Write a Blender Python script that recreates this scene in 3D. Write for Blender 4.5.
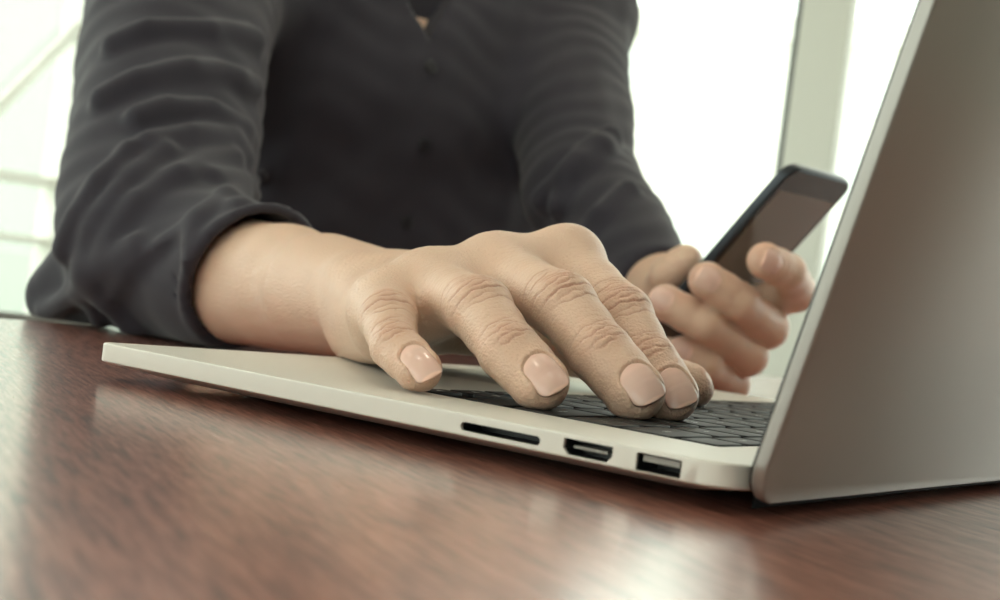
import bpy, bmesh, math, random
import numpy as np
from mathutils import Vector, Matrix

for o in list(bpy.data.objects):
    bpy.data.objects.remove(o)
SC = bpy.context.scene
COL = SC.collection
random.seed(4)
rng = np.random.RandomState(7)

# ------------------------------------------------------------------ camera
# table top is z = 0; laptop's rear right corner is the origin; +x runs to the user
F_PX = 1382.31
CAM_R = np.array([[-0.80364843, -0.58054372, 0.13083647],
                  [-0.10591044, -0.07681942, -0.99140393],
                  [0.58560411, -0.81059717, 0.00025017]])      # rows: right, down, forward
CAM_P = np.array([-0.14068325, 0.30851202, 0.04486456])
cam_data = bpy.data.cameras.new('camera')
cam = bpy.data.objects.new('camera', cam_data)
COL.objects.link(cam)
r_, d_, f_ = CAM_R
cam.matrix_world = Matrix(((r_[0], -d_[0], -f_[0], CAM_P[0]), (r_[1], -d_[1], -f_[1], CAM_P[1]),
                           (r_[2], -d_[2], -f_[2], CAM_P[2]), (0, 0, 0, 1)))
cam_data.sensor_width = 36.0
cam_data.lens = F_PX * 36.0 / 1000.0
cam_data.clip_start = 0.01
cam_data.clip_end = 300
cam_data.dof.use_dof = True
cam_data.dof.focus_distance = 0.455
cam_data.dof.aperture_fstop = 15.0
SC.camera = cam

# ------------------------------------------------------------------ world and exposure
SC.view_settings.view_transform = 'Standard'
SC.view_settings.look = 'None'
SC.view_settings.gamma = 1.0
SC.view_settings.use_curve_mapping = False
SC.view_settings.exposure = 0.08
world = bpy.data.worlds.new('overcast_sky')
SC.world = world
world.use_nodes = True
wn = world.node_tree.nodes
wl = world.node_tree.links
bg = wn['Background']
bg.inputs['Strength'].default_value = 3.5
tc = wn.new('ShaderNodeTexCoord')
sx = wn.new('ShaderNodeSeparateXYZ')
cr = wn.new('ShaderNodeValToRGB')
cr.color_ramp.elements[0].position = 0.0
cr.color_ramp.elements[0].color = (0.80, 0.84, 0.78, 1)
cr.color_ramp.elements[1].position = 0.6
cr.color_ramp.elements[1].color = (1.0, 1.0, 0.93, 1)
wl.new(tc.outputs['Generated'], sx.inputs[0])
wl.new(sx.outputs['Z'], cr.inputs[0])
wl.new(cr.outputs[0], bg.inputs['Color'])
try:
    SC.cycles.use_denoising = True
    SC.cycles.max_bounces = 8
    SC.cycles.transparent_max_bounces = 16
    SC.cycles.caustics_reflective = False
    SC.cycles.caustics_refractive = False
except Exception:
    pass

# ------------------------------------------------------------------ helpers: materials
def s2l(c):
    return tuple(((x / 255.0) / 12.92 if x / 255.0 <= 0.04045 else (((x / 255.0) + 0.055) / 1.055) ** 2.4) for x in c)

def mat(name, rgb, rough=0.5, metal=0.0, spec=0.5, coat=0.0, coat_rough=0.1, sub=0.0, sub_r=(1, .35, .2), sub_s=0.004, emit=None, es=0.0):
    m = bpy.data.materials.new(name)
    m.use_nodes = True
    b = m.node_tree.nodes['Principled BSDF']
    b.inputs['Base Color'].default_value = (*s2l(rgb), 1)
    b.inputs['Roughness'].default_value = rough
    b.inputs['Metallic'].default_value = metal
    b.inputs['Specular IOR Level'].default_value = spec
    b.inputs['Coat Weight'].default_value = coat
    b.inputs['Coat Roughness'].default_value = coat_rough
    b.inputs['Subsurface Weight'].default_value = sub
    b.inputs['Subsurface Radius'].default_value = sub_r
    b.inputs['Subsurface Scale'].default_value = sub_s
    if emit:
        b.inputs['Emission Color'].default_value = (*s2l(emit), 1)
        b.inputs['Emission Strength'].default_value = es
    return m

def N(m, t, **kw):
    n = m.node_tree.nodes.new(t)
    for k, v in kw.items():
        setattr(n, k, v)
    return n

def L(m, a, b):
    m.node_tree.links.new(a, b)

def add_noise_bump(m, scale, strength, dist=0.001, detail=4, stretch=(1, 1, 1), kind='noise', chain=None):
    b = m.node_tree.nodes['Principled BSDF']
    t = N(m, 'ShaderNodeTexCoord')
    mp = N(m, 'ShaderNodeMapping')
    mp.inputs['Scale'].default_value = stretch
    L(m, t.outputs['Object'], mp.inputs[0])
    if kind == 'noise':
        n = N(m, 'ShaderNodeTexNoise')
        n.inputs['Scale'].default_value = scale
        n.inputs['Detail'].default_value = detail
        out = n.outputs[0]
    else:
        n = N(m, 'ShaderNodeTexVoronoi')
        n.inputs['Scale'].default_value = scale
        out = n.outputs['Distance']
    L(m, mp.outputs[0], n.inputs['Vector'])
    bp = N(m, 'ShaderNodeBump')
    bp.inputs['Strength'].default_value = strength
    bp.inputs['Distance'].default_value = dist
    L(m, out, bp.inputs['Height'])
    if chain is not None:
        L(m, chain.outputs[0], bp.inputs['Normal'])
    L(m, bp.outputs[0], b.inputs['Normal'])
    return bp

def color_noise(m, scale, c1, c2, stretch=(1, 1, 1), detail=4, lo=0.35, hi=0.65):
    b = m.node_tree.nodes['Principled BSDF']
    t = N(m, 'ShaderNodeTexCoord')
    mp = N(m, 'ShaderNodeMapping')
    mp.inputs['Scale'].default_value = stretch
    L(m, t.outputs['Object'], mp.inputs[0])
    n = N(m, 'ShaderNodeTexNoise')
    n.inputs['Scale'].default_value = scale
    n.inputs['Detail'].default_value = detail
    L(m, mp.outputs[0], n.inputs['Vector'])
    r = N(m, 'ShaderNodeValToRGB')
    r.color_ramp.elements[0].position = lo
    r.color_ramp.elements[0].color = (*s2l(c1), 1)
    r.color_ramp.elements[1].position = hi
    r.color_ramp.elements[1].color = (*s2l(c2), 1)
    L(m, n.outputs[0], r.inputs[0])
    L(m, r.outputs[0], b.inputs['Base Color'])
    return r

# ------------------------------------------------------------------ helpers: meshes
def link(name, me, m=None, parent=None, loc=None):
    o = bpy.data.objects.new(name, me)
    COL.objects.link(o)
    if m is not None and me is not None:
        me.materials.append(m)
    if parent is not None:
        o.parent = parent
    if loc is not None:
        o.location = loc
    return o

def tag(o, label=None, cat=None, group=None, kind=None):
    if label: o['label'] = label
    if cat: o['category'] = cat
    if group: o['group'] = group
    if kind: o['kind'] = kind
    return o

def empty(name, loc=(0, 0, 0), rz=0.0):
    o = bpy.data.objects.new(name, None)
    COL.objects.link(o)
    o.location = loc
    o.rotation_euler = (0, 0, rz)
    o.empty_display_size = 0.05
    return o

def bm_box(bm, lo, hi):
    x0, y0, z0 = lo; x1, y1, z1 = hi
    v = [bm.verts.new(p) for p in [(x0, y0, z0), (x1, y0, z0), (x1, y1, z0), (x0, y1, z0), (x0, y0, z1), (x1, y0, z1), (x1, y1, z1), (x0, y1, z1)]]
    for q in [(3, 2, 1, 0), (4, 5, 6, 7), (0, 1, 5, 4), (1, 2, 6, 5), (2, 3, 7, 6), (3, 0, 4, 7)]:
        bm.faces.new([v[i] for i in q])

def bm_mesh(bm, name, bevel=0.0, seg=2, smooth=False):
    if bevel > 0:
        bmesh.ops.bevel(bm, geom=list(bm.edges), offset=bevel, segments=seg, profile=0.5, affect='EDGES', clamp_overlap=True)
    bmesh.ops.recalc_face_normals(bm, faces=list(bm.faces))
    me = bpy.data.meshes.new(name)
    bm.to_mesh(me); bm.free()
    if smooth:
        for p in me.polygons: p.use_smooth = True
    return me

def box(name, lo, hi, m, parent=None, bevel=0.0, seg=2):
    bm = bmesh.new(); bm_box(bm, lo, hi)
    return link(name, bm_mesh(bm, name, bevel, seg), m, parent)

def rrect(x0, x1, y0, y1, r, n=8):
    pts = []
    for cx, cy, a0 in [(x1 - r, y1 - r, 0), (x0 + r, y1 - r, 90), (x0 + r, y0 + r, 180), (x1 - r, y0 + r, 270)]:
        for i in range(n + 1):
            a = math.radians(a0 + 90.0 * i / n)
            pts.append((cx + r * math.cos(a), cy + r * math.sin(a)))
    return pts

def loft(rings, name, smooth=True, caps=True):
    """rings: lists of 3-D points of equal length, skinned in order"""
    bm = bmesh.new()
    vs = [[bm.verts.new(p) for p in r] for r in rings]
    n = len(vs[0])
    for a, b in zip(vs[:-1], vs[1:]):
        for i in range(n):
            bm.faces.new((a[i], a[(i + 1) % n], b[(i + 1) % n], b[i]))
    if caps:
        bm.faces.new(vs[0][::-1]); bm.faces.new(vs[-1])
    bmesh.ops.recalc_face_normals(bm, faces=list(bm.faces))
    me = bpy.data.meshes.new(name)
    bm.to_mesh(me); bm.free()
    if smooth:
        for p in me.polygons:
            p.use_smooth = len(p.vertices) == 4
    return me

def tube(name, pts, r, m, parent=None, n=10):
    rings = []
    pts = [Vector(p) for p in pts]
    for i, p in enumerate(pts):
        a = pts[max(0, i - 1)]; b = pts[min(len(pts) - 1, i + 1)]
        t = (b - a).normalized()
        u = t.orthogonal().normalized() if i == 0 else (u - t * u.dot(t)).normalized()
        w = t.cross(u)
        rr = r[i] if isinstance(r, (list, tuple)) else r
        rings.append([p + u * rr * math.cos(2 * math.pi * k / n) + w * rr * math.sin(2 * math.pi * k / n) for k in range(n)])
    return link(name, loft(rings, name), m, parent)

def boolean_cut(me, cutters):
    o = bpy.data.objects.new('tmp', me); COL.objects.link(o)
    cs = []
    for c in cutters:
        co = bpy.data.objects.new('tmpc', c); COL.objects.link(co); cs.append(co)
        md = o.modifiers.new('b', 'BOOLEAN'); md.operation = 'DIFFERENCE'; md.object = co; md.solver = 'EXACT'
    dg = bpy.context.evaluated_depsgraph_get()
    dg.update()
    out = bpy.data.meshes.new_from_object(o.evaluated_get(dg))
    for c in cs: bpy.data.objects.remove(c)
    bpy.data.objects.remove(o)
    return out

# ------------------------------------------------------------------ helpers: implicit surfaces (mm)
A = lambda *v: np.array(v, dtype=np.float64)
def nrm(v): return v / np.linalg.norm(v)
def smin(a, b, k):
    h = np.clip(0.5 + 0.5 * (b - a) / k, 0, 1)
    return b + (a - b) * h - k * h * (1 - h)
def smax(a, b, k): return -smin(-a, -b, k)
def cone(p, a, b, ra, rb, n=None, s=1.0):
    ab = b - a
    q = p - a
    t = np.clip((q @ ab) / (ab @ ab), 0, 1)
    q = q - t[:, None] * ab
    d2 = (q * q).sum(1)
    if n is not None:
        qn = q @ n
        d2 = d2 + (s * s - 1) * qn * qn
    return np.sqrt(np.maximum(d2, 1e-9)) - (ra + (rb - ra) * t)
def ball(p, c, r): return np.sqrt(((p - c) ** 2).sum(1)) - r
def ellip(p, c, R3, M=None):
    q = p - c
    if M is not None: q = q @ M.T
    k = np.sqrt(((q / R3) ** 2).sum(1))
    return (k - 1) * min(R3)

def surface(fn, lo, hi, h):
    """naive surface nets over a sparse band of samples; returns verts, quads"""
    lo = np.array(lo, float); hi = np.array(hi, float)
    B = 8
    nb = np.ceil((hi - lo) / (h * B)).astype(int)
    n = nb * B
    ctr = [lo[i] + (np.arange(nb[i]) + 0.5) * B * h - 0.5 * h for i in range(3)]
    G = np.stack(np.meshgrid(*ctr, indexing='ij'), -1).reshape(-1, 3)
    dc = np.concatenate([fn(g) for g in np.array_split(G, max(1, len(G) // 200000))]).reshape(nb)
    rad = B * h * 0.5 * 1.7321 * 1.35 + h
    D = np.repeat(np.repeat(np.repeat(np.where(dc > 0, 1e3, -1e3).astype(np.float32), B, 0), B, 1), B, 2)
    act = np.argwhere(np.abs(dc) < rad)
    off = np.stack(np.meshgrid(*[np.arange(B)] * 3, indexing='ij'), -1).reshape(-1, 3)
    for ch in np.array_split(act, max(1, len(act) // 400)):
        idx = (ch[:, None, :] * B + off[None]).reshape(-1, 3)
        D[idx[:, 0], idx[:, 1], idx[:, 2]] = fn(lo + idx * h)
    S = D < 0
    c = S[:-1, :-1, :-1].astype(np.int8)
    for dx, dy, dz in [(1,0,0),(0,1,0),(0,0,1),(1,1,0),(1,0,1),(0,1,1),(1,1,1)]:
        c = c + S[dx:n[0]-1+dx, dy:n[1]-1+dy, dz:n[2]-1+dz]
    cells = np.argwhere((c > 0) & (c < 8))
    vid = -np.ones(c.shape, np.int32)
    vid[cells[:, 0], cells[:, 1], cells[:, 2]] = np.arange(len(cells))
    acc = np.zeros((len(cells), 3)); cnt = np.zeros(len(cells))
    corners = np.array([(0,0,0),(1,0,0),(0,1,0),(1,1,0),(0,0,1),(1,0,1),(0,1,1),(1,1,1)])
    vals = [D[cells[:, 0]+k[0], cells[:, 1]+k[1], cells[:, 2]+k[2]] for k in corners]
    for i, j in [(0,1),(2,3),(4,5),(6,7),(0,2),(1,3),(4,6),(5,7),(0,4),(1,5),(2,6),(3,7)]:
        a, b = vals[i].astype(float), vals[j].astype(float)
        m_ = (a < 0) != (b < 0)
        t = np.where(m_, a / np.where(m_, a - b, 1), 0)
        acc += np.where(m_[:, None], corners[i] + t[:, None] * (corners[j] - corners[i]), 0)
        cnt += m_
    V = lo + (cells + acc / cnt[:, None]) * h
    quads = []
    for ax in range(3):
        sl0 = [slice(None)] * 3; sl1 = [slice(None)] * 3
        sl0[ax] = slice(0, -1); sl1[ax] = slice(1, None)
        e = np.argwhere(S[tuple(sl0)] != S[tuple(sl1)])
        u, v = (ax + 1) % 3, (ax + 2) % 3
        e = e[(e[:, u] > 0) & (e[:, v] > 0) & (e[:, u] < n[u]-1) & (e[:, v] < n[v]-1) & (e[:, ax] < n[ax]-1)]
        ins = S[e[:, 0], e[:, 1], e[:, 2]]
        du = np.zeros(3, int); du[u] = 1
        dv = np.zeros(3, int); dv[v] = 1
        g = lambda k: vid[k[:, 0], k[:, 1], k[:, 2]]
        q = np.stack([g(e - du - dv), g(e - dv), g(e), g(e - du)], 1)
        q[~ins] = q[~ins][:, ::-1]
        quads.append(q)
    Q = np.concatenate(quads)
    Q = Q[(Q >= 0).all(1)]
    V = project(fn, V, h)
    return V, Q

def grad(fn, V, e):
    g = np.zeros_like(V)
    for i in range(3):
        d = np.zeros(3); d[i] = e
        g[:, i] = (fn(V + d) - fn(V - d)) / (2 * e)
    return g
def project(fn, V, h):
    d = fn(V); g = grad(fn, V, h * 0.5)
    step = -g * (d / np.maximum((g * g).sum(1), 0.2))[:, None]
    l = np.linalg.norm(step, axis=1)
    step *= np.minimum(1, h * 0.6 / np.maximum(l, 1e-9))[:, None]
    return V + step

def np_mesh(name, V, Q, col=None):
    """V in mm"""
    me = bpy.data.meshes.new(name)
    me.vertices.add(len(V)); me.vertices.foreach_set('co', (V / 1000.0).astype(np.float32).ravel())
    me.loops.add(Q.size); me.loops.foreach_set('vertex_index', Q.astype(np.int32).ravel())
    me.polygons.add(len(Q))
    me.polygons.foreach_set('loop_start', np.arange(0, Q.size, Q.shape[1], dtype=np.int32))
    me.polygons.foreach_set('loop_total', np.full(len(Q), Q.shape[1], np.int32))
    me.polygons.foreach_set('use_smooth', np.ones(len(Q), bool))
    me.update(calc_edges=True)
    if col is not None:
        at = me.color_attributes.new('tint', 'FLOAT_COLOR', 'POINT')
        c4 = np.ones((len(V), 4), np.float32); c4[:, :3] = col
        at.data.foreach_set('color', c4.ravel())
    me.validate()
    return me

def march(fn, o, d, far=400.0):
    """march one ray (mm) onto fn; returns the hit point or None"""
    t = 0.0
    for _ in range(90):
        s = float(fn((o + d * t)[None])[0])
        if abs(s) < 0.1: return o + d * t
        t += s * 0.7
        if t > far + 2000: return None
    return o + d * t


# ------------------------------------------------------------------ the room (floor is 0.74 m under the table top)
FZ, CZ = -0.74, 2.16
M_floor = mat('floor_tile', (150, 146, 138), 0.35)
color_noise(M_floor, 3.0, (98, 95, 90), (118, 114, 108))
M_wall = mat('plaster_grey', (92, 87, 80), 0.75)
color_noise(M_wall, 2.0, (86, 81, 74), (99, 94, 87))
M_ceil = mat('ceiling_white', (196, 195, 188), 0.8)
M_frame = mat('window_frame_white', (238, 240, 232), 0.4)
M_post = mat('grey_post', (205, 206, 198), 0.45)
M_gasket = mat('dark_gasket', (60, 66, 66), 0.5)
M_pane = bpy.data.materials.new('window_glass'); M_pane.use_nodes = True
nt = M_pane.node_tree; nt.nodes.clear()
_o = nt.nodes.new('ShaderNodeOutputMaterial'); _m = nt.nodes.new('ShaderNodeMixShader')
_t = nt.nodes.new('ShaderNodeBsdfTransparent'); _t.inputs[0].default_value = (0.96, 0.99, 0.97, 1)
_g = nt.nodes.new('ShaderNodeBsdfGlossy'); _g.inputs['Roughness'].default_value = 0.02
_m.inputs[0].default_value = 0.06
nt.links.new(_t.outputs[0], _m.inputs[1]); nt.links.new(_g.outputs[0], _m.inputs[2]); nt.links.new(_m.outputs[0], _o.inputs[0])

X0, X1, Y0, Y1 = -3.4, 3.2, -3.6, 3.4
def st(o): return tag(o, kind='structure')
st(box('floor', (X0 - .3, Y0 - .3, FZ - .1), (X1 + .3, Y1 + .3, FZ), M_floor))
st(box('ceiling', (X0 - .3, Y0 - .3, CZ), (X1 + .3, Y1 + .3, CZ + .1), M_ceil))
st(box('wall_right', (X0 - .2, Y0 - .3, FZ), (X0, Y1 + .3, CZ), M_wall))

def glazing(idx, axis, at, posts, rails, a0, a1, pane_gap=0.02, mp=None):
    """a glazed wall: one frame mesh plus glass; axis 0 = plane x=at (runs in y), 1 = plane y=at (runs in x)"""
    bm = bmesh.new()
    def b(u0, u1, z0, z1, d0, d1):
        if axis == 0: bm_box(bm, (at + d0, u0, z0), (at + d1, u1, z1))
        else: bm_box(bm, (u0, at + d0, z0), (u1, at + d1, z1))
    for (u0, u1, dd) in posts: b(u0, u1, FZ, CZ, -dd, dd)
    for (z0, z1) in rails: b(a0, a1, z0, z1, -.03, .03)
    root = link('window_%d' % idx, bm_mesh(bm, 'window', 0.004, 1), mp or M_frame)
    st(root)
    bm = bmesh.new()
    if axis == 0: bm_box(bm, (at - .004, a0, FZ), (at + .004, a1, CZ))
    else: bm_box(bm, (a0, at - .004, FZ), (a1, at + .004, CZ))
    g = link('glass_pane', bm_mesh(bm, 'glass_pane'), M_pane, root)
    return root

w1 = glazing(1, 0, X1, [(-2.155, -2.095, .05), (-3.6, -3.5, .05), (-.86, -.80, .05), (.5, .56, .05), (1.8, 1.86, .05), (3.3, 3.4, .05)],
             [(FZ, FZ + .08), (.190, .222), (.030, .052), (CZ - .06, CZ)], Y0, Y1)
# sloping braces in the left window's panel
for (ya, za, yb, zb) in [(-1.60, .035, -2.10, .655), (-.86, .035, -1.30, .60)]:
    tube('brace', [(X1 - .03, ya, za), (X1 - .03, yb, zb)], .018, M_frame, w1, 8)
w2 = glazing(2, 1, Y0, [(-3.4, -3.3, .05), (-1.4, -1.32, .05), (.1, .18, .05), (3.1, 3.2, .05)],
             [(FZ, FZ + .08), (CZ - .06, CZ)], X0, X1)
w3 = glazing(3, 1, Y1, [(-3.4, -3.3, .05), (-1.8, -1.72, .05), (-.1, -.02, .05), (1.55, 1.63, .05), (3.1, 3.2, .05)],
             [(FZ, FZ + .5), (1.25, CZ)], X0, X1)
# the grey post with its dark rubber joint, right of the sitter
post = st(box('trim_1', (1.490, Y0 + .05, FZ), (1.650, Y0 + .10, CZ), M_post, None, .006))
box('gasket', (1.650, Y0 + .055, FZ), (1.666, Y0 + .10, CZ), M_gasket, post)

# unseen ceiling lamps (round recessed downlights), added as fill and top light
M_lamp = mat('lamp_diffuser', (255, 250, 235), 0.5, emit=(255, 246, 225), es=62.0)
M_trim = mat('lamp_trim', (230, 230, 225), 0.4)
k = 0
for lx in (-2.6, -1.2, 0.2, 1.6):
    for ly in (-2.4, -0.9, 0.6, 2.1):
        e = empty('added_ceiling_lamp', (lx, ly, CZ))
        tag(e, 'round recessed ceiling lamp with a glowing warm disc, added as fill light', 'lamp', 'added ceiling fill lamps')
        link('lamp_ring', loft([[(math.cos(a) * r, math.sin(a) * r, z) for a in [2 * math.pi * i / 24 for i in range(24)]] for r, z in ((.105, 0), (.105, -.012), (.085, -.012), (.085, -.004))], 'lamp_ring', False, False), M_trim, e)
        link('diffuser', loft([[(math.cos(a) * r, math.sin(a) * r, z) for a in [2 * math.pi * i / 24 for i in range(24)]] for r, z in ((.084, -.004), (.084, -.008))], 'diffuser', False), M_lamp, e)

# unseen counter and pendant lamps by the brown wall, added for lid reflections
M_counter = mat('counter_wood', (146, 138, 126), 0.4); color_noise(M_counter, 6, (134, 126, 114), (158, 150, 138), (1, 6, 1))
M_ctop = mat('counter_top', (205, 198, 180), 0.3)
c = empty('counter', (-2.9, -1.6, FZ)); tag(c, 'long wooden serving counter with a pale top along the brown wall, added for lid reflections', 'counter')
box('front_panel', (-.3, -1.5, 0), (.25, 1.5, 1.02), M_counter, c, .01)
box('counter_top', (-.34, -1.56, 1.02), (.32, 1.56, 1.07), M_ctop, c, .008)
M_shade = mat('pendant_shade', (40, 38, 36), 0.4)
M_bulb = mat('bulb', (255, 240, 210), 0.4, emit=(255, 236, 200), es=30.0)
for j, ly in enumerate((-2.7, -1.9, -1.1, -.3)):
    e = empty('added_pendant_lamp', (-2.8, ly, 1.0)); tag(e, 'dark dome pendant lamp added over the serving counter for lid reflections', 'lamp', 'added pendants over the counter')
    rg = [[(math.cos(a) * r, math.sin(a) * r, z) for a in [2 * math.pi * i / 24 for i in range(24)]] for r, z in ((.15, -.1), (.14, -.03), (.09, .03), (.02, .06))]
    link('lamp_shade', loft(rg, 'lamp_shade', True, False), M_shade, e)
    tube('cord', [(0, 0, .05), (0, 0, CZ - 1.0)], .004, M_shade, e, 6)
    link('bulb', loft([[(math.cos(a) * r, math.sin(a) * r, z) for a in [2 * math.pi * i / 16 for i in range(16)]] for r, z in ((.01, -.1), (.035, -.08), (.04, -.05), (.03, -.02), (.012, .03))], 'bulb'), M_bulb, e)

# ------------------------------------------------------------------ outside: ground and pale office blocks
M_ground = mat('pavement', (200, 202, 195), 0.8)
st(box('pavement', (-60, -60, FZ - .35), (60, 60, FZ - .12), M_ground)).name = 'ground'
def building(name, loc, rz, w, d, h, nx, nz, wallc, glassc, label):
    e = empty(name, loc, rz); tag(e, label, 'building', None)
    mw = mat('facade', wallc, .7); mg = mat('facade_glass', glassc, .15)
    box('facade', (-w / 2, 0, 0), (w / 2, d, h), mw, e)
    box('roof', (-w / 2 - .3, -.3, h), (w / 2 + .3, d + .3, h + .5), mw, e)
    for i in range(nx):
        for j in range(nz):
            cx = -w / 2 + (i + .5) * w / nx; cz = (j + .5) * h / nz
            ww = w / nx * .68; hh = h / nz * .6
            box('window', (cx - ww / 2, -.05, cz - hh / 2), (cx + ww / 2, .03, cz + hh / 2), mg, e)
# glassy block filling the left window, pale blocks far behind on the right
building('office_building', (16.9, -14.7, FZ - .12), math.radians(56), 7, 8, 5.6, 7, 2, (160, 168, 160), (70, 90, 94), 'blue-green glassy office block seen through the left window')
building('office_building', (10.0, -27.0, FZ - .12), math.radians(200), 16, 8, 7, 6, 4, (240, 240, 230), (226, 234, 228), 'pale low block seen faintly through the window right of the man')

# ------------------------------------------------------------------ the table
M_table = mat('mahogany', (104, 58, 46), 0.27, spec=0.5, coat=1.0, coat_rough=0.2)
b = M_table.node_tree.nodes['Principled BSDF']; b.inputs['Coat IOR'].default_value = 1.95; b.inputs['IOR'].default_value = 1.6
tcn = N(M_table, 'ShaderNodeTexCoord'); mp = N(M_table, 'ShaderNodeMapping')
mp0 = N(M_table, 'ShaderNodeMapping'); mp0.inputs['Rotation'].default_value = (0, 0, math.radians(29)); mp.inputs['Scale'].default_value = (16, 170, 40)
L(M_table, tcn.outputs['Object'], mp0.inputs[0]); L(M_table, mp0.outputs[0], mp.inputs[0])
n1 = N(M_table, 'ShaderNodeTexNoise'); n1.inputs['Scale'].default_value = 3.5; n1.inputs['Detail'].default_value = 9; n1.inputs['Roughness'].default_value = .65; n1.inputs['Distortion'].default_value = .25
L(M_table, mp.outputs[0], n1.inputs['Vector'])
rp = N(M_table, 'ShaderNodeValToRGB')
els = rp.color_ramp.elements
els[0].position = .36; els[0].color = (*s2l((84, 42, 34)), 1)
els[1].position = .64; els[1].color = (*s2l((186, 126, 108)), 1)
e_ = els.new(.5); e_.color = (*s2l((146, 90, 75)), 1)
L(M_table, n1.outputs[0], rp.inputs[0]); L(M_table, rp.outputs[0], b.inputs['Base Color'])
bp = N(M_table, 'ShaderNodeBump'); bp.inputs['Strength'].default_value = .35; bp.inputs['Distance'].default_value = .0004
L(M_table, n1.outputs[0], bp.inputs['Height']); L(M_table, bp.outputs[0], b.inputs['Normal'])
mr = N(M_table, 'ShaderNodeMapRange'); mr.inputs['To Min'].default_value = .42; mr.inputs['To Max'].default_value = .2
L(M_table, n1.outputs[0], mr.inputs['Value']); L(M_table, mr.outputs[0], b.inputs['Roughness'])
table = empty('table', (0, 0, FZ)); tag(table, 'reddish-brown polished wooden table under the laptop', 'table')
TX0, TX1, TY0, TY1 = -.62, .515, -1.15, .62
link('tabletop', loft([[(x, y, z - FZ) for x, y in rrect(TX0 + i, TX1 - i, TY0 + i, TY1 - i, .03)] for i, z in ((.004, -.034), (0, -.03), (0, -.004), (.0012, -.0012), (.004, 0))], 'tabletop', False), M_table, table)
for (lx, ly) in ((TX0 + .08, TY0 + .08), (TX1 - .08, TY0 + .08), (TX0 + .08, TY1 - .08), (TX1 - .08, TY1 - .08)):
    box('leg', (lx - .03, ly - .03, 0), (lx + .03, ly + .03, -FZ - .034), M_table, table, .004)
box('apron', (TX0 + .08, TY0 + .1, -FZ - .1), (TX0 + .10, TY1 - .1, -FZ - .034), M_table, table)
box('apron', (TX1 - .10, TY0 + .1, -FZ - .1), (TX1 - .08, TY1 - .1, -FZ - .034), M_table, table)

# ------------------------------------------------------------------ the laptop
M_alu = mat('brushed_aluminium', (214, 211, 203), 0.42, metal=0.2, spec=.5)
add_noise_bump(M_alu, 3500, .05, .00005)
M_lid = mat('aluminium_shaded', (150, 147, 142), 0.28, metal=0.62)  # same aluminium as the base; its dimmer reflections put into the colour
add_noise_bump(M_lid, 4000, .04, .00004)
M_key = mat('key_black', (20, 21, 23), 0.5, spec=.3)
M_well = mat('keyboard_well', (18, 18, 20), 0.6)
M_black = mat('black_plastic', (14, 14, 16), 0.35)
M_dark = mat('port_dark', (22, 22, 24), 0.45)
M_tongue = mat('port_tongue', (150, 148, 142), 0.4)
M_legend = mat('legend_white', (205, 208, 205), 0.5)
M_screen = mat('screen_glass', (12, 12, 14), 0.08, spec=.6)
M_chrome = mat('polished_edge', (190, 186, 178), 0.2, metal=1.0)
LW, LD, DZ = .359, .2505, .0125      # width (y), depth (x), deck height
laptop = empty('laptop', (0, 0, 0))
tag(laptop, 'open silver aluminium laptop with black keys on the reddish-brown table', 'laptop')
XB = .0052
def base_rect(i, r):
    f_ = max(.0015, .0052 - i * .3)
    pts = []
    for cx, cy, a0, rr in [(LD - i - f_, -i - f_, 0, f_), (XB + i + r, -i - r, 90, r), (XB + i + r, -LW + i + r, 180, r), (LD - i - f_, -LW + i + f_, 270, f_)]:
        for k in range(11):
            a = math.radians(a0 + 9.0 * k)
            pts.append((cx + rr * math.cos(a), cy + rr * math.sin(a)))
    return pts
def ring(i, z, r): return [(x, y, z) for x, y in base_rect(i, r)]
# body shell: flat deck, upright side, belly curving under
prof = [(.0260, .0013, .006), (.0180, .0024, .008), (.0110, .0038, .010), (.0045, .0051, .0115), (.0010, .0058, .0118), (.0002, .0062, .012), (0, .0066, .012), (0, .0119, .012), (.0002, .0123, .012), (.0006, .0125, .0115)]
me_base = loft([ring(i, z, r) for i, z, r in prof], 'base', True)
KX0, KX1, KY0, KY1 = .0305, .1435, -.3190, -.0400
def prism(pts2, z0, z1, name='c'):
    return loft([[(x, y, z0) for x, y in pts2], [(x, y, z1) for x, y in pts2]], name, False)
cut = [prism(rrect(KX0, KX1, KY0, KY1, .0022, 4), DZ - .0013, DZ + .002),
       prism(rrect(.154, .231, -.232, -.127, .003, 4), DZ - .00035, DZ + .002)]
def side_prism(pts, depth, name='c'):      # pts in (x, z), cut from y=+ into the body
    return loft([[(x, .002, z) for x, z in pts], [(x, -depth, z) for x, z in pts]], name, False)
SD = rrect(.0630, .0900, .0076, .0101, .0012, 5)
HD = [(.0404, .0112), (.0556, .0112), (.0556, .0086), (.0540, .0069), (.0420, .0069), (.0404, .0086)]
US = rrect(.0202, .0333, .0066, .0112, .0004, 3)
cut += [side_prism(SD, .010), side_prism(HD, .009), side_prism(US, .012)]
me_base = boolean_cut(me_base, cut)
for p in me_base.polygons: p.use_smooth = True
me_base.materials.clear()
base = link('base', me_base, M_alu, laptop)
md = base.modifiers.new('n', 'WEIGHTED_NORMAL'); md.keep_sharp = True
try:
    me_base.set_sharp_from_angle(angle=math.radians(28))
except Exception:
    pass
tag(base, 'silver lower body with a keyboard recess and three side ports')
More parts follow.
